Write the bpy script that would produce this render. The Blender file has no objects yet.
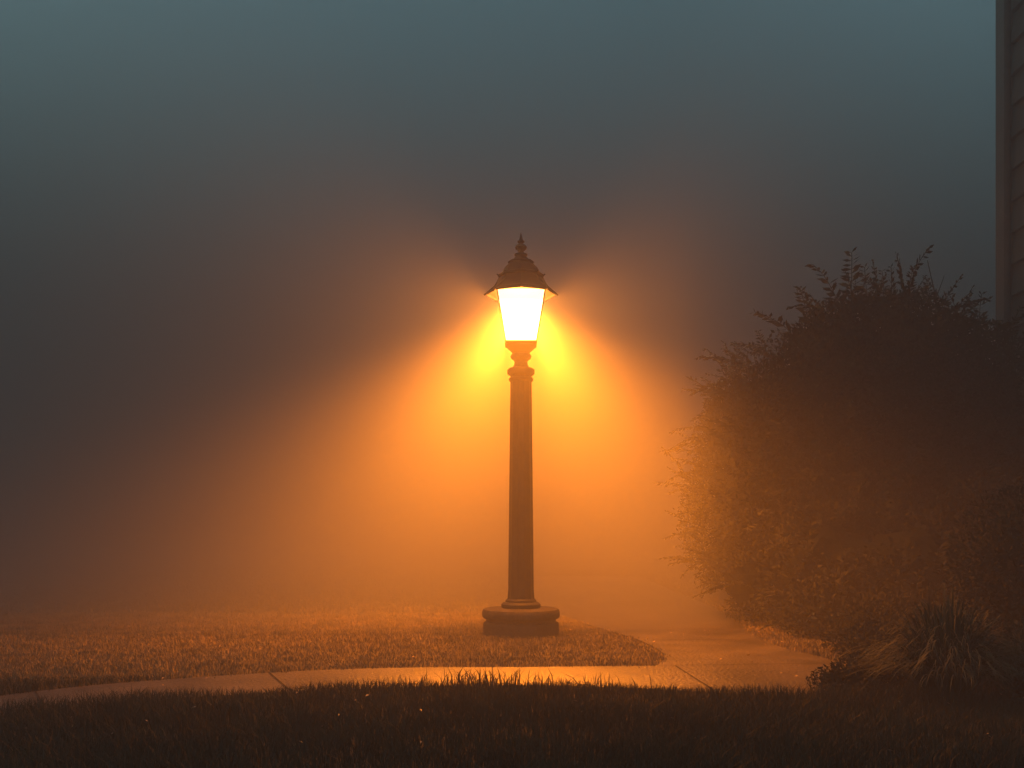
import bpy, bmesh, math, numpy as np
from mathutils import Vector, geometry
rng=np.random.default_rng(7)
scene=bpy.context.scene
scene.view_settings.view_transform='Standard'
scene.view_settings.look='None'
scene.view_settings.exposure=0
R=math.radians

# ------------------------------------------------------------ materials
def mat(name,base=(.1,.1,.1),base2=None,scale=8,rough=.8,metal=0,bump=0,bscale=40,detail=6,coord='Object',spec=.5):
    m=bpy.data.materials.new(name); m.use_nodes=True
    nt=m.node_tree; b=nt.nodes['Principled BSDF']
    b.inputs['Roughness'].default_value=rough; b.inputs['Metallic'].default_value=metal
    b.inputs['Specular IOR Level'].default_value=spec
    b.inputs['Base Color'].default_value=(*base,1)
    tc=nt.nodes.new('ShaderNodeTexCoord')
    if base2:
        n=nt.nodes.new('ShaderNodeTexNoise'); n.inputs['Scale'].default_value=scale; n.inputs['Detail'].default_value=detail
        r=nt.nodes.new('ShaderNodeValToRGB')
        r.color_ramp.elements[0].position=.35; r.color_ramp.elements[0].color=(*base,1)
        r.color_ramp.elements[1].position=.65; r.color_ramp.elements[1].color=(*base2,1)
        nt.links.new(tc.outputs[coord],n.inputs['Vector']); nt.links.new(n.outputs['Fac'],r.inputs['Fac'])
        nt.links.new(r.outputs['Color'],b.inputs['Base Color'])
    if bump:
        n2=nt.nodes.new('ShaderNodeTexNoise'); n2.inputs['Scale'].default_value=bscale; n2.inputs['Detail'].default_value=8
        bp=nt.nodes.new('ShaderNodeBump'); bp.inputs['Strength'].default_value=bump; bp.inputs['Distance'].default_value=.02
        nt.links.new(tc.outputs[coord],n2.inputs['Vector']); nt.links.new(n2.outputs['Fac'],bp.inputs['Height'])
        nt.links.new(bp.outputs['Normal'],b.inputs['Normal'])
    return m
M_ground=mat('soil',(.03,.024,.014),(.05,.04,.02),3,.95,bump=.8,bscale=30,spec=.1)
M_grass_lit=mat('mown_grass_lit',(.07,.055,.026),(.16,.115,.05),4,.7,spec=.3)  # albedo raised so the lawn looks more strongly lit by the lamp
M_rough_dim=mat('long_grass_dim',(.014,.015,.007),(.030,.027,.012),2.5,.75,spec=.15)  # darker grass: the dim foreground light is put into the colour
M_leaf=mat('shrub_leaves',(.008,.0095,.0055),(.020,.020,.011),3,.85,spec=.08)
M_leaf2=mat('clump_leaves',(.018,.021,.010),(.04,.042,.02),5,.7,spec=.2)
M_bark=mat('bark',(.03,.025,.018),(.05,.04,.03),12,.9,bump=.6)
M_iron=mat('painted_iron',(.010,.008,.007),(.018,.015,.013),9,.6,metal=0,bump=.15,bscale=60,spec=.2)
M_stone=mat('base_stone',(.022,.018,.015),(.042,.034,.028),10,.8,bump=.4,bscale=50,spec=.2)
M_trim=mat('trim_paint',(.08,.08,.075),(.11,.11,.10),4,.6)
M_siding=mat('siding_paint',(.045,.045,.04),(.07,.07,.06),2,.7,bump=.15,bscale=12)
M_roof=mat('shingles',(.03,.03,.03),(.05,.05,.05),12,.9,bump=.6)
M_pane=mat('window_pane',(.03,.035,.04),None,rough=.08)
M_dry=mat('dry_leaf',(.16,.11,.06),(.25,.16,.08),8,.6)
M_joint=mat('joint_dirt',(.016,.013,.011),(.024,.02,.016),8,.9,spec=.1)

M_path=mat('wet_concrete',(.020,.017,.014),(.048,.04,.034),2.6,.5,bump=.6,bscale=45,spec=.35)
nt=M_path.node_tree; b=nt.nodes['Principled BSDF']
n=nt.nodes.new('ShaderNodeTexNoise'); n.inputs['Scale'].default_value=1.7; n.inputs['Detail'].default_value=6
r=nt.nodes.new('ShaderNodeMapRange'); r.inputs['From Min'].default_value=.35; r.inputs['From Max'].default_value=.65
r.inputs['To Min'].default_value=.34; r.inputs['To Max'].default_value=.75
nt.links.new(n.outputs['Fac'],r.inputs['Value']); nt.links.new(r.outputs['Result'],b.inputs['Roughness'])

def glow_mat():
    m=bpy.data.materials.new('lit_glass'); m.use_nodes=True; nt=m.node_tree; nt.nodes.clear()
    o=nt.nodes.new('ShaderNodeOutputMaterial'); a=nt.nodes.new('ShaderNodeAddShader')
    e=nt.nodes.new('ShaderNodeEmission'); e.inputs['Color'].default_value=(1,.62,.22,1); e.inputs['Strength'].default_value=4.6
    t=nt.nodes.new('ShaderNodeBsdfTransparent')
    nt.links.new(e.outputs[0],a.inputs[0]); nt.links.new(t.outputs[0],a.inputs[1]); nt.links.new(a.outputs[0],o.inputs['Surface'])
    m.cycles.emission_sampling='NONE'
    return m
M_glow=glow_mat()

# ------------------------------------------------------------ helpers
def new_obj(name,me,parent=None,m=None):
    o=bpy.data.objects.new(name,me); scene.collection.objects.link(o)
    if parent: o.parent=parent
    if m: me.materials.append(m)
    return o
def empty(name,loc=(0,0,0)):
    o=bpy.data.objects.new(name,None); scene.collection.objects.link(o); o.location=loc; o.empty_display_size=.2; return o
def from_arrays(name,V,F,parent=None,m=None):
    me=bpy.data.meshes.new(name); V=np.asarray(V,dtype=np.float32); F=np.asarray(F,dtype=np.int32)
    me.vertices.add(len(V)); me.vertices.foreach_set('co',V.ravel())
    k=F.shape[1]; me.loops.add(F.size); me.loops.foreach_set('vertex_index',F.ravel())
    me.polygons.add(len(F)); me.polygons.foreach_set('loop_start',np.arange(0,F.size,k,dtype=np.int32))
    me.polygons.foreach_set('loop_total',np.full(len(F),k,dtype=np.int32))
    me.update(calc_edges=True); me.validate()
    return new_obj(name,me,parent,m)
def lathe(name,prof,seg,parent,m,rot=0,smooth=True,rfun=None):
    V=[];F=[]
    for i,(rad,z) in enumerate(prof):
        for j in range(seg):
            a=2*math.pi*j/seg+rot
            rr=rad*(rfun(a,z) if rfun else 1)
            V.append((rr*math.cos(a),rr*math.sin(a),z))
    for i in range(len(prof)-1):
        for j in range(seg):
            k=(j+1)%seg
            F.append((i*seg+j,i*seg+k,(i+1)*seg+k,(i+1)*seg+j))
    me=bpy.data.meshes.new(name); me.from_pydata(V,[],F)
    bm=bmesh.new(); bm.from_mesh(me)
    bm.verts.ensure_lookup_table()
    if prof[0][0]>1e-4: bm.faces.new([bm.verts[j] for j in range(seg)][::-1])
    if prof[-1][0]>1e-4: bm.faces.new([bm.verts[(len(prof)-1)*seg+j] for j in range(seg)])
    bmesh.ops.remove_doubles(bm,verts=bm.verts,dist=1e-5)
    bmesh.ops.recalc_face_normals(bm,faces=bm.faces); bm.to_mesh(me); bm.free()
    if smooth:
        for p in me.polygons: p.use_smooth=True
        try: me.set_sharp_from_angle(angle=R(35))
        except Exception: pass
    return new_obj(name,me,parent,m)
def box(name,lo,hi,parent,m,bev=0):
    me=bpy.data.meshes.new(name); bm=bmesh.new(); bmesh.ops.create_cube(bm,size=1)
    for v in bm.verts:
        v.co=Vector([(lo[i]+hi[i])/2+v.co[i]*(hi[i]-lo[i]) for i in range(3)])
    if bev: bmesh.ops.bevel(bm,geom=bm.edges[:],offset=bev,segments=2,affect='EDGES')
    bm.to_mesh(me); bm.free(); return new_obj(name,me,parent,m)
def catmull(P,n=8):
    P=[np.array(p,float) for p in P]; out=[]
    for i in range(len(P)-1):
        p0=P[max(i-1,0)];p1=P[i];p2=P[i+1];p3=P[min(i+2,len(P)-1)]
        for t in np.linspace(0,1,n,endpoint=False):
            out.append(.5*((2*p1)+(-p0+p2)*t+(2*p0-5*p1+4*p2-p3)*t*t+(-p0+3*p1-3*p2+p3)*t**3))
    out.append(P[-1]); return out
def in_poly(X,Y,poly):
    ins=np.zeros(len(X),bool); n=len(poly); j=n-1
    for i in range(n):
        xi,yi=poly[i];xj,yj=poly[j]
        c=((yi>Y)!=(yj>Y))&(X<(xj-xi)*(Y-yi)/(yj-yi+1e-12)+xi)
        ins^=c; j=i
    return ins
def vnoise(X,Y,s,seed=0):
    r=np.random.default_rng(seed); G=r.random((64,64)); x=X*s;y=Y*s
    xi=np.floor(x).astype(int);yi=np.floor(y).astype(int);fx=x-xi;fy=y-yi
    fx=fx*fx*(3-2*fx);fy=fy*fy*(3-2*fy)
    g=lambda a,b:G[a%64,b%64]
    return (g(xi,yi)*(1-fx)+g(xi+1,yi)*fx)*(1-fy)+(g(xi,yi+1)*(1-fx)+g(xi+1,yi+1)*fx)*fy

# ------------------------------------------------------------ ground + path
gv=[(-150,-150,0),(150,-150,0),(150,150,0),(-150,150,0)]
from_arrays('ground',gv,[(0,1,2,3)],None,M_ground)
near=catmull([(-5.2,-.5),(-3.8,2.2),(-3.0,3.65),(-2.33,4.4),(-1.82,4.86),(-1.13,5.14),(-.5,5.3),(.04,5.34),(.6,5.26),(1.0,5.12),(1.5,4.95)])
right=catmull([(1.5,4.95),(1.85,5.6),(2.05,6.35),(1.92,7.1),(1.95,8.2),(2.1,9.5),(2.2,12),(2.3,18)])
left=catmull([(-.2,18),(.15,11.5),(.6,9.1),(.95,7.6),(1.02,6.7),(.9,6.14)])
far=catmull([(.9,6.12),(.45,6.09),(.05,6.06),(-.6,6.04),(-1.25,5.89),(-2.1,5.46),(-2.6,5.0),(-3.4,4.1),(-4.4,2.3),(-5.8,-.5)])
poly=[tuple(p) for p in near+right[1:]+left+far[1:]]
tris=geometry.tessellate_polygon([[Vector((p[0],p[1],0)) for p in poly]])
me=bpy.data.meshes.new('path'); me.from_pydata([(p[0],p[1],.006) for p in poly],[],[tuple(t) for t in tris])
bm=bmesh.new();bm.from_mesh(me)
for f in bm.faces:
    f.normal_update()
    if f.normal.z<0: f.normal_flip()
bm.to_mesh(me);bm.free()
PATH=new_obj('path',me,None,M_path)
V=[];F=[]
def strip(p,q,w=.004):
    p=np.array(p);q=np.array(q);d=(q-p)/np.linalg.norm(q-p);nrm=np.array([-d[1],d[0]])*w;k=len(V)
    for c in (p-nrm,q-nrm,q+nrm,p+nrm):V.append((c[0],c[1],.0102))
    F.append((k,k+1,k+2,k+3))
for p,q in [((.90,6.11),(2.03,6.22)),((1.0,7.5),(1.93,7.62)),((.6,9.0),(2.02,9.1)),((.3,10.7),(2.1,10.8)),((1.05,5.13),(1.0,6.10)),((-.1,5.36),(-.12,6.04)),((-1.15,5.16),(-1.42,5.82)),((-2.15,4.6),(-2.45,5.12)),((-3.0,3.7),(-3.45,3.98))]: strip(p,q)
from_arrays('slab_joints',V,F,PATH,M_joint)

# ------------------------------------------------------------ grass
def grass(name,N,xr,yr,hfun,w,seed,bias=1.0):
    r=np.random.default_rng(seed)
    X=r.uniform(*xr,N); Y=yr[0]+(yr[1]-yr[0])*r.random(N)**bias
    ed=.014*(1+2*vnoise(X,Y,5,9))
    keep=~in_poly(X+r.normal(0,1,N)*ed,Y+r.normal(0,1,N)*ed,poly)
    keep&=~((X-.07)**2+(Y-8)**2<.32**2)
    X=X[keep];Y=Y[keep];n=len(X)
    h=hfun(X,Y)*(.55+.75*r.random(n)); a=r.uniform(0,2*np.pi,n); ww=w*(.6+.8*r.random(n))
    la=r.uniform(0,2*np.pi,n); l=h*np.abs(r.normal(.5,.4,n))
    dx=np.cos(a)*ww/2;dy=np.sin(a)*ww/2; lx=np.cos(la)*l;ly=np.sin(la)*l; z0=np.full(n,-.005)
    V=np.empty((n,5,3)); 
    V[:,0]=np.c_[X-dx,Y-dy,z0];V[:,1]=np.c_[X+dx,Y+dy,z0]
    V[:,2]=np.c_[X+dx*.8+lx*.3,Y+dy*.8+ly*.3,h*.6];V[:,3]=np.c_[X-dx*.8+lx*.3,Y-dy*.8+ly*.3,h*.6]
    V[:,4]=np.c_[X+lx,Y+ly,h]
    b=np.arange(n)[:,None]*5
    F=np.concatenate([b+np.array([[0,1,2]]),b+np.array([[0,2,3]]),b+np.array([[3,2,4]])])
    return V.reshape(-1,3),F
def join(parts):
    Vs=[];Fs=[];o=0
    for V,F in parts: Vs.append(V);Fs.append(F+o);o+=len(V)
    return np.concatenate(Vs),np.concatenate(Fs)
hf=lambda X,Y:(.03+.05*vnoise(X,Y,2.3,1)**1.5+.03*vnoise(X,Y,7,2))*np.clip((5.75-Y)*1.2,.3,1)
hb=lambda X,Y:.010+.010*vnoise(X,Y,2.,3)+.012*vnoise(X,Y,8,5)
def tufts(C,seed):
    r=np.random.default_rng(seed); P=[]
    for (cx,cy,n,s,h) in C:
        X=r.normal(cx,s,n);Y=r.normal(cy,s*.5,n);
        hh=h*(.4+.7*r.random(n));la=r.uniform(0,2*np.pi,n);l=hh*np.abs(r.normal(.4,.25,n));a=r.uniform(0,2*np.pi,n)
        dx=np.cos(a)*.0024;dy=np.sin(a)*.0024;lx=np.cos(la)*l;ly=np.sin(la)*l
        V=np.empty((n,5,3));z=np.zeros(n)
        V[:,0]=np.c_[X-dx,Y-dy,z];V[:,1]=np.c_[X+dx,Y+dy,z]
        V[:,2]=np.c_[X+dx+lx*.35,Y+dy+ly*.35,hh*.65];V[:,3]=np.c_[X-dx+lx*.35,Y-dy+ly*.35,hh*.65];V[:,4]=np.c_[X+lx,Y+ly,hh]
        b=np.arange(n)[:,None]*5
        P.append((V.reshape(-1,3),np.concatenate([b+np.array([[0,1,2]]),b+np.array([[0,2,3]]),b+np.array([[3,2,4]])])))
    return P
C=[(-.12,5.2,220,.14,.12),(-.5,5.15,120,.14,.09),(.3,5.15,110,.16,.09),(.75,5.0,60,.12,.07)]
for i in range(70):
    x=rng.uniform(-2.6,2);C.append((x,rng.uniform(3.2,5.0-.12*x*x),45,.09,rng.uniform(.06,.10)))
front=[grass('a',210000,(-4.2,4.2),(2.2,5.62),hf,.0032,11),grass('e',8000,(2.0,5),(5,8),hf,.006,15)]
V,F=join(front+tufts(C,5)); from_arrays('long_grass_dim',V,F,None,M_rough_dim)
back=[grass('b',210000,(-5,3.2),(5.45,10),hb,.0036,12),
       grass('c',60000,(-12,9),(9.5,22),lambda X,Y:.03+0*X,.010,13,1.4),
       grass('d',25000,(-9,-4.2),(2,9.5),hb,.007,14)]
V,F=join(back); from_arrays('lawn_grass',V,F,None,M_grass_lit)

n=130; X=rng.uniform(-3,3,n);Y=rng.uniform(3.4,9,n);V=[];F=[]
for i in range(n):
    a=rng.uniform(0,6.28);s=rng.uniform(.006,.012);z=.014 if in_poly(X[i:i+1],Y[i:i+1],poly)[0] else (.065 if Y[i]<5.5 else .03)
    c,d=math.cos(a)*s,math.sin(a)*s;k=len(V)
    V+=[(X[i]-c,Y[i]-d,z),(X[i]+d*.5,Y[i]-c*.5,z+.004),(X[i]+c,Y[i]+d,z+.006),(X[i]-d*.5,Y[i]+c*.5,z+.008)];F.append((k,k+1,k+2,k+3))
from_arrays('fallen_leaves',V,F,None,M_dry)

# ------------------------------------------------------------ street lamp
L=empty('street_lamp',(.072,8,0))
lathe('plinth',[(.305,-.02),(.305,.085),(.298,.10),(.28,.105),(.28,.125),(.302,.135),(.312,.15),(.312,.185),(.302,.205),(.28,.213),(.12,.216)],48,L,M_stone)
lathe('column_foot',[(.15,.214),(.158,.225),(.158,.245),(.145,.258),(.125,.263),(.125,.275),(.112,.29)],40,L,M_iron)
def flute(a,z): return 1-.055*(0.5+0.5*math.cos(a*12))**.6
lathe('column',[(.112,.285),(.108,.34),(.106,.36)]+[(.106-.018*t,.36+(2.08-.36)*t) for t in np.linspace(.01,1,12)],96,L,M_iron,rfun=flute)
lathe('column_ring',[(.09,2.03),(.098,2.04),(.098,2.055),(.09,2.065)],40,L,M_iron)
lathe('collar',[(.085,2.075),(.100,2.085),(.110,2.095),(.110,2.125),(.098,2.137),(.075,2.145)],40,L,M_iron)
lathe('neck',[(.07,2.14),(.056,2.165),(.052,2.19),(.062,2.205),(.078,2.215),(.085,2.232),(.078,2.248),(.068,2.258),(.082,2.275),(.105,2.295),(.122,2.31),(.124,2.322)],40,L,M_iron)
s2=math.sqrt(2)
lathe('lantern_tray',[(.114*s2,2.322),(.127*s2,2.33),(.127*s2,2.342),(.118*s2,2.346)],4,L,M_iron,rot=R(45),smooth=False)
g=lathe('lit_glass_panes',[(.120*s2,2.347),(.186*s2,2.736)],4,L,M_glow,rot=R(45),smooth=False)
bm=bmesh.new();bm.from_mesh(g.data)
for f in [f for f in bm.faces if abs(f.normal.z)>.9]: bm.faces.remove(f)
bm.to_mesh(g.data);bm.free()
def tube(V,F,p,q,r0,r1,k=6):
    p=np.array(p,float);q=np.array(q,float);d=q-p;d/=np.linalg.norm(d)
    u=np.cross(d,(0,0,1.0));
    if np.linalg.norm(u)<.05:u=np.cross(d,(1.0,0,0))
    u/=np.linalg.norm(u);w=np.cross(d,u);b=len(V)
    for c,rr in((p,r0),(q,r1)):
        for j in range(k):
            a=2*math.pi*j/k;V.append(tuple(c+rr*(math.cos(a)*u+math.sin(a)*w)))
    for j in range(k):
        F.append((b+j,b+(j+1)%k,b+k+(j+1)%k,b+k+j))
V=[];F=[]
for sx in(-1,1):
    for sy in(-1,1): tube(V,F,(sx*.122,sy*.122,2.335),(sx*.19,sy*.19,2.742),.005,.005,8)
from_arrays('lantern_bars',V,F,L,M_iron)
lathe('lantern_roof',[(.20,2.738),(.26,2.734),(.274,2.724),(.284,2.724),(.286,2.738),(.274,2.752),(.244,2.768),(.216,2.792),(.195,2.820),(.180,2.850),(.170,2.872),(.184,2.876),(.186,2.890),(.170,2.897),(.150,2.903),(.144,2.925),(.130,2.952),(.110,2.972),(.098,2.982),(.106,2.986),(.106,2.996),(.088,3.002),(.070,3.012),(.052,3.028),(.040,3.042)],8,L,M_iron,smooth=False)
lathe('finial',[(.038,3.038),(.052,3.046),(.052,3.056),(.030,3.064),(.020,3.074),(.028,3.084),(.044,3.098),(.048,3.112),(.040,3.126),(.022,3.137),(.016,3.144),(.028,3.152),(.028,3.160),(.016,3.17),(.010,3.19),(.001,3.232)],24,L,M_iron)
V=[];F=[]
pr=[(.286,2.736),(.244,2.770),(.216,2.794),(.195,2.822),(.180,2.852),(.172,2.872)]
for j in range(8):
    a=j*math.pi/4;c,s_=math.cos(a),math.sin(a)
    tube(V,F,(.278*c,.278*s_,2.737),(.298*c,.298*s_,2.728),.010,.006,8)
    tube(V,F,(.18*c,.18*s_,2.885),(.194*c,.194*s_,2.897),.007,.004,6)
    for p,q in zip(pr[:-1],pr[1:]): tube(V,F,(p[0]*c,p[0]*s_,p[1]),(q[0]*c,q[0]*s_,q[1]),.007,.007,6)
from_arrays('roof_ribs',V,F,L,M_iron)

sp=bpy.data.lights.new('lamp_beam','SPOT'); sp.energy=5100; sp.color=(1,.245,.012); sp.spot_size=R(158); sp.spot_blend=.85; sp.shadow_soft_size=.18
o=bpy.data.objects.new('lamp_beam',sp); scene.collection.objects.link(o); o.parent=L; o.location=(0,0,2.67)
pt=bpy.data.lights.new('lamp_bulb','POINT'); pt.energy=380; pt.color=(1,.26,.02); pt.shadow_soft_size=.19
o=bpy.data.objects.new('lamp_bulb',pt); scene.collection.objects.link(o); o.parent=L; o.location=(0,0,2.57)

# ------------------------------------------------------------ foliage
def leaf_cards(P,size,r,aspect=.45,dirs=None):
    n=len(P)
    d=r.normal(size=(n,3)) if dirs is None else dirs+r.normal(0,.45,(n,3))
    d/=np.linalg.norm(d,axis=1)[:,None]
    u=np.cross(d,r.normal(size=(n,3)));u/=np.linalg.norm(u,axis=1)[:,None]
    s=(size*(.6+.8*r.random(n)))[:,None]
    V=np.empty((n,4,3));V[:,0]=P-d*s*.5;V[:,1]=P+u*s*aspect*.5;V[:,2]=P+d*s*.5;V[:,3]=P-u*s*aspect*.5
    F=np.arange(n)[:,None]*4+np.array([[0,1,2,3]])
    return V.reshape(-1,3),F
def frond(base,d,length,r,nl=13,leaf=.05):
    """pinnate spray arching downwards"""
    d=np.array(d,float);d/=np.linalg.norm(d);P=[];D=[];p=np.array(base,float);st=length/nl;stem=[p.copy()]
    side=np.cross(d,(0,0,1.));side/=(np.linalg.norm(side)+1e-6)
    for i in range(nl):
        d=d+np.array((0,0,-.05))+r.normal(0,.03,3);d/=np.linalg.norm(d);p=p+d*st;stem.append(p.copy())
        t=(i+1)/nl;ll=leaf*(1.1-.6*t)
        for sg in(-1,1):
            dd=side*sg*.8+d*.6+np.array((0,0,-.15))+r.normal(0,.2,3);dd/=np.linalg.norm(dd)
            P.append(p+dd*ll*.5);D.append((dd,ll))
    V=[]
    for q,(dd,ll) in zip(P,D):
        u=np.cross(dd,r.normal(size=3));u/=np.linalg.norm(u)
        V+=[q-dd*ll*.5,q+u*ll*.16,q+dd*ll*.5,q-u*ll*.16]
    k=len(V)
    F=[(4*i,4*i+1,4*i+2,4*i+3) for i in range(k//4)]
    for i in range(len(stem)-1):
        a=stem[i];b_=stem[i+1];u=np.cross(b_-a,(0.3,.9,.2));u/=np.linalg.norm(u);w=.003
        k=len(V);V+=[a-u*w,a+u*w,b_+u*w,b_-u*w];F.append((k,k+1,k+2,k+3))
    return np.array(V),np.array(F)
def shell_points(lobes,n,r,inner=.66):
    w=np.array([l[3]*l[4]+l[4]*l[5]+l[3]*l[5] for l in lobes]);w/=w.sum()
    L_=np.array(lobes)
    idx=r.choice(len(lobes),n,p=w)
    d=r.normal(size=(n,3));d/=np.linalg.norm(d,axis=1)[:,None]
    rad=inner+(1.04-inner)*r.random(n)**.6+r.normal(0,.02,n)
    P=L_[idx,:3]+d*L_[idx,3:6]*rad[:,None]
    keep=P[:,2]>.03
    q=np.full(n,9.)
    for l in lobes:
        q=np.minimum(q,np.linalg.norm((P-np.array(l[:3]))/np.array(l[3:6]),axis=1))
    keep&=q>inner*.93
    return P[keep],d[keep]
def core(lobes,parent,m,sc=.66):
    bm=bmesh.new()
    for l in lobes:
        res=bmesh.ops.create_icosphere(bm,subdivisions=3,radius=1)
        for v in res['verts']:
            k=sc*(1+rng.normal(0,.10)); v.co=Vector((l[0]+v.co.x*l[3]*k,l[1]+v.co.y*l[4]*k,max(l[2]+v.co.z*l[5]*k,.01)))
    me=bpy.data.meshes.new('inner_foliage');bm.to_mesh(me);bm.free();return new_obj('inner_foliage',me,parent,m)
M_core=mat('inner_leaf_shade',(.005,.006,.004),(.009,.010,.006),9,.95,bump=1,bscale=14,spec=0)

def shrub(name,lobes,nleaf,lsize,m,stems,fronds=(),nrand=0,seed=1,cards_aspect=.42,fl=.4):
    r=np.random.default_rng(seed);E=empty(name)
    P,D=shell_points(lobes,nleaf,r)
    nn=vnoise(P[:,0]*1.0+P[:,1]*.7,P[:,2]+P[:,1]*.5,3.2,seed)
    k=nn>.22; P=P[k];D=D[k]
    parts=[leaf_cards(P,lsize,r,cards_aspect,D*.5+np.array([0,0,.1]))]
    for (b,d,l) in fronds: parts.append(frond(b,d,l*1.15,r,nl=15,leaf=l*.30))
    if nrand:
        Q,DQ=shell_points(lobes,nrand,r,.95)
        for p,d in zip(Q,DQ):
            dd=d*.8+np.array([0,0,.35])+r.normal(0,.3,3)
            l=fl*(.5+.7*r.random()); parts.append(frond(p-d*.08,dd,l,r,nl=10,leaf=l*.28))
    V,F=join(parts); from_arrays('leaves',V,F,E,m)
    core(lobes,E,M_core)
    V=[];F=[]
    for p,q,r0,r1 in stems: tube(V,F,p,q,r0,r1,7)
    if V: from_arrays('branches',V,F,E,M_bark)
    return E
big=[(2.85,9.3,1.55,1.1,.9,1.15),(2.5,9.2,.95,.92,.8,.95),(3.55,9.4,2.0,1.0,.9,1.0),(3.15,9.35,2.35,.62,.6,.66),(3.75,9.4,2.42,.55,.5,.66),
     (2.35,9.25,1.85,.55,.6,.62),(4.3,9.4,1.75,.75,.8,1.05),(4.05,9.1,.9,.9,.9,.95),(3.2,8.9,.8,.95,.75,.85),(4.5,9.3,1.0,.6,.8,.95),(2.25,9.0,.45,.5,.5,.5),
     (2.65,8.25,.45,.6,.5,.62),(3.25,7.9,.45,.65,.5,.62),(3.9,8.1,.55,.65,.6,.75),(2.5,7.75,.2,.4,.35,.32),(4.4,8.0,.4,.5,.5,.6),(2.9,7.4,.15,.4,.3,.28),(3.4,7.3,.2,.4,.3,.3)]
up=.16
fr=[((3.15,9.3,2.7),(-.35,-.1,1),.55),((3.2,9.3,2.75),(-.05,-.1,1),.5),((3.7,9.3,2.75),(.12,-.1,1),.55),((3.75,9.3,2.75),(-.2,.1,1),.5),((3.65,9.3,2.8),(-.6,0,.8),.45),
    ((2.75,9.3,2.45),(-.6,-.1,.8),.5),((2.85,9.3,2.5),(-.2,-.2,1),.45),((2.3,9.2,2.2),(-.8,-.1,.6),.5),((2.2,9.2,2.1),(-.9,-.1,.25),.45),((3.35,9.3,2.7),(.3,0,1),.4),
    ((4.5,9.3,2.5),(.5,-.1,.8),.5),((4.45,9.3,2.5),(-.3,-.1,1),.4),((4.75,9.3,2.4),(.5,-.1,.9),.55),((4.2,9.3,2.55),(.2,0,1),.4),((4.0,9.3,2.7),(.7,0,.6),.45),
    ((1.95,9.2,1.6),(-1,-.1,.2),.4),((1.85,9.2,1.3),(-1,-.2,.0),.35),((2.5,9.2,2.3),(-.7,0,.7),.4),((3.0,9.3,2.75),(-.8,0,.7),.35),((3.45,9.3,2.85),(-.1,0,1),.35)]
fr=[((b[0]-.03,b[1],b[2]+up*.6),d,l) for b,d,l in fr]
st=[((3.2,9.3,0),(2.9,9.3,1.2),.07,.05),((2.9,9.3,1.2),(2.5,9.2,2.1),.05,.02),((3.3,9.4,0),(3.6,9.4,1.4),.08,.05),((3.6,9.4,1.4),(3.75,9.4,2.7),.05,.015),((3.3,9.4,0),(4.2,9.3,1.5),.06,.03),
    ((4.2,9.3,1.5),(4.5,9.3,2.5),.03,.01),((2.9,9.3,1.2),(3.15,9.3,2.65),.04,.012),
    ((4.0,9.3,2.6),(3.95,9.3,3.05),.009,.006),((3.95,9.3,3.05),(3.88,9.3,3.36),.006,.003),((3.96,9.3,3.0),(4.04,9.3,3.22),.005,.002),((3.94,9.3,3.1),(3.84,9.3,3.22),.004,.002)]
shrub('large_shrub',big,240000,.048,M_leaf,st,fr,950,seed=3,fl=.36)
shrub('round_shrub',[(3.2,6.2,.6,.45,.45,.52),(3.35,6.3,.35,.5,.5,.4),(3.05,6.1,.3,.35,.35,.35)],26000,.030,M_leaf,[((3.2,6.2,0),(3.15,6.2,.7),.03,.015)],(),90,seed=8,fl=.16)
shrub('low_shrub',[(1.72,5.1,.06,.2,.16,.10),(1.95,5.35,.08,.22,.2,.12),(2.3,5.5,.12,.35,.25,.18),(2.75,5.4,.14,.35,.3,.22),(2.6,4.7,.08,.3,.2,.14),(2.25,5.95,.12,.3,.3,.18),(2.45,6.6,.15,.38,.4,.22)],20000,.024,M_leaf,[((1.9,5.3,0),(1.9,5.3,.1),.01,.005)],(),60,seed=9,fl=.09)

def ornamental(name,cx,cy,R0,H,n,seed):
    r=np.random.default_rng(seed);V=[];F=[]
    for i in range(n):
        a=r.uniform(0,2*np.pi);lean=r.random()**.6;h=H*(1.05-.45*lean)*(.65+.5*r.random());rad=R0*lean*(.7+.5*r.random())
        bx=cx+math.cos(a)*.12*r.random();by=cy+math.sin(a)*.12*r.random();w=.0045*(.6+.7*r.random());k=len(V);S=7
        tw=r.normal(0,.25)
        sx,sy=-math.sin(a+tw*3)*w,math.cos(a+tw*3)*w
        for j in range(S+1):
            t=j/S;aa=a+tw*t;x=bx+math.cos(aa)*rad*t**1.3;y=by+math.sin(aa)*rad*t**1.3;z=h*(1-(1-t)**2*1)-h*.5*lean*t**3
            q=(1-t)**.5*1+.05;V+=[(x-sx*q,y-sy*q,z),(x+sx*q,y+sy*q,z)]
        for j in range(S):F.append((k+2*j,k+2*j+1,k+2*j+3,k+2*j+2))
    return from_arrays(name,V,F,None,M_leaf2)
ornamental('ornamental_grass',2.14,4.9,.44,.52,1500,4)
ornamental('ornamental_grass.001',2.62,4.95,.36,.42,900,6)

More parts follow.
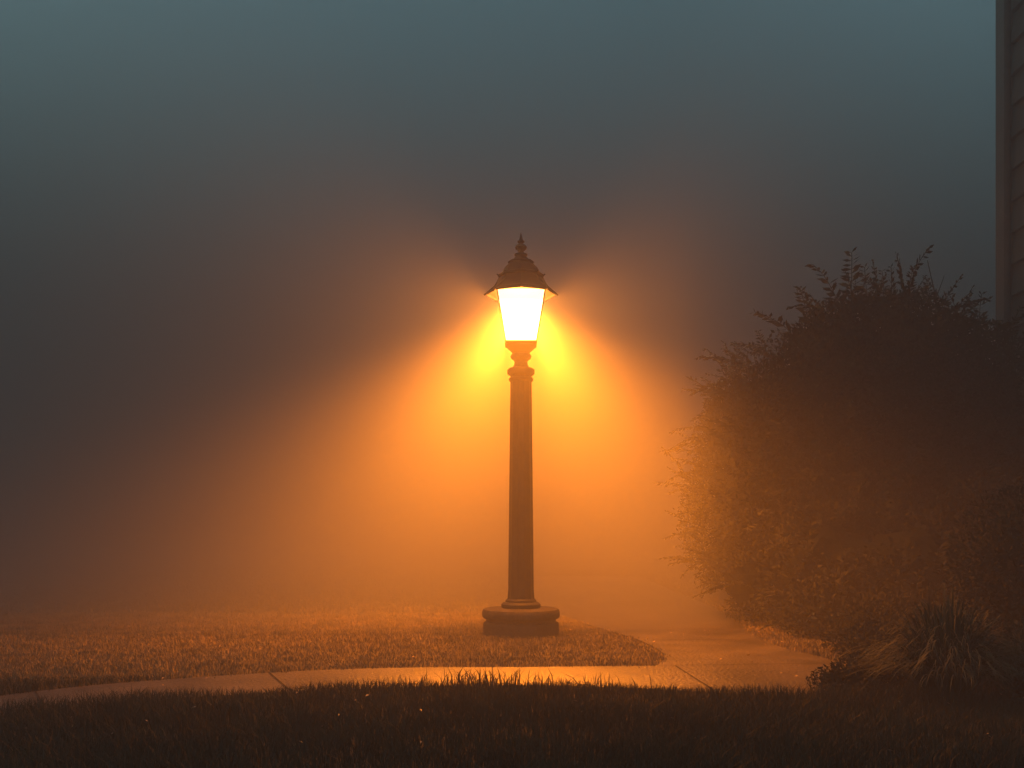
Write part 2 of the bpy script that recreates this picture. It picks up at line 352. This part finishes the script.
# ------------------------------------------------------------ house
H=empty('siding_house',(5.40,3.0,0))
box('walls',(.02,.02,0),(7,7.98,7.2),H,M_siding)
V=[];F=[]
z=.3
while z<7.1:
    k=len(V); V+=[(-.03,.12,z),(-.03,7.74,z),(.018,7.74,z+.335),(.018,.12,z+.335),(.018,.12,z),(.018,7.74,z)]
    F+=[(k,k+3,k+2,k+1),(k,k+1,k+5,k+4)]; z+=.34
me=bpy.data.meshes.new('lap_siding');me.from_pydata(V,[],F);new_obj('lap_siding',me,H,M_siding)
box('corner_trim',(-.045,7.78,.0),(.06,8.03,7.2),H,M_trim,.006)
box('corner_trim_front',(-.045,-.03,.0),(.06,.1,7.2),H,M_trim,.006)
lathe('dark_gap_pipe',[(.035,.1),(.035,7.15)],16,H,M_roof).location=(-.085,7.68,0)  # dark pipe added to stand in for the gap beside the trim
box('foundation',(-.06,-.06,-.1),(7.05,8.05,.28),H,M_stone)
box('door',(2.6,-.05,.3),(3.6,.015,2.4),H,M_roof,.01)
for i,(x,zz) in enumerate([(.9,1.2),(4.8,1.2),(.9,4.2),(4.8,4.2)]):
    box(f'window_frame_{i+1}',(x,-.04,zz),(x+1.1,.018,zz+1.5),H,M_trim,.008)
    box(f'window_pane_{i+1}',(x+.08,-.05,zz+.08),(x+1.02,-.042,zz+1.42),H,M_pane)
V=[(-.4,-.4,7.2),(7.4,-.4,7.2),(7.4,8.4,7.2),(-.4,8.4,7.2),(3.5,-.4,9.8),(3.5,8.4,9.8)]
me=bpy.data.meshes.new('roof');me.from_pydata(V,[],[(0,3,5,4),(1,4,5,2),(0,4,1),(3,2,5),(0,1,2,3)]);new_obj('roof',me,H,M_roof)

# ------------------------------------------------------------ fog: thin mist everywhere, a thicker bank added beyond the lamp to keep silhouettes dark
def fog_mat(name,dens,aniso,ab):
    fm=bpy.data.materials.new(name);fm.use_nodes=True;nt=fm.node_tree;nt.nodes.clear()
    o=nt.nodes.new('ShaderNodeOutputMaterial');s=nt.nodes.new('ShaderNodeVolumeScatter');s.inputs['Density'].default_value=dens;s.inputs['Anisotropy'].default_value=aniso
    s.inputs['Color'].default_value=(.95,.95,.95,1)
    a=nt.nodes.new('ShaderNodeVolumeAbsorption');a.inputs['Density'].default_value=ab;a.inputs['Color'].default_value=(.2,.2,.2,1)
    ad=nt.nodes.new('ShaderNodeAddShader');nt.links.new(s.outputs[0],ad.inputs[0]);nt.links.new(a.outputs[0],ad.inputs[1]);nt.links.new(ad.outputs[0],o.inputs['Volume'])
    return fm
box('fog',(-60,-25,-.5),(60,90,12),None,fog_mat('thin_fog',.019,.2,.01))
fp=[(-55,7.9),(1.3,7.9),(2.7,9.3),(4.6,10.8),(12,13),(55,16),(55,85),(-55,85)]  # front edge shaped to keep lit haze off the post and shrub
me=bpy.data.meshes.new('added_fog_bank');k=len(fp)
me.from_pydata([(x,y,-.4) for x,y in fp]+[(x,y,11.5) for x,y in fp],[],[tuple(range(k))[::-1],tuple(range(k,2*k))]+[(i,(i+1)%k,k+(i+1)%k,k+i) for i in range(k)])
new_obj('added_fog_bank',me,None,fog_mat('thick_fog',.115,.15,.028))

# ------------------------------------------------------------ world
w=bpy.data.worlds.new('World');scene.world=w;w.use_nodes=True;nt=w.node_tree
bg=nt.nodes['Background'];sky=nt.nodes.new('ShaderNodeTexSky');sky.sky_type='NISHITA';sky.sun_disc=False
sky.sun_elevation=R(12);sky.sun_rotation=R(-60);sky.air_density=1.2;sky.dust_density=2;sky.ozone_density=3
hs=nt.nodes.new('ShaderNodeHueSaturation');hs.inputs['Saturation'].default_value=.55
mx=nt.nodes.new('ShaderNodeMix');mx.data_type='RGBA';mx.blend_type='MULTIPLY';mx.inputs[0].default_value=1;mx.inputs[7].default_value=(.60,1.0,.96,1)
nt.links.new(sky.outputs[0],hs.inputs['Color']);nt.links.new(hs.outputs[0],mx.inputs[6]);nt.links.new(mx.outputs[2],bg.inputs['Color']);bg.inputs['Strength'].default_value=.215

# ------------------------------------------------------------ camera
c=bpy.data.cameras.new('camera');co=bpy.data.objects.new('camera',c);scene.collection.objects.link(co)
co.location=(0,0,.84);co.rotation_euler=(R(90),0,0);c.lens=35;c.sensor_width=36;c.shift_y=(530-384)/1024;c.clip_end=500;c.clip_start=.05
scene.camera=co
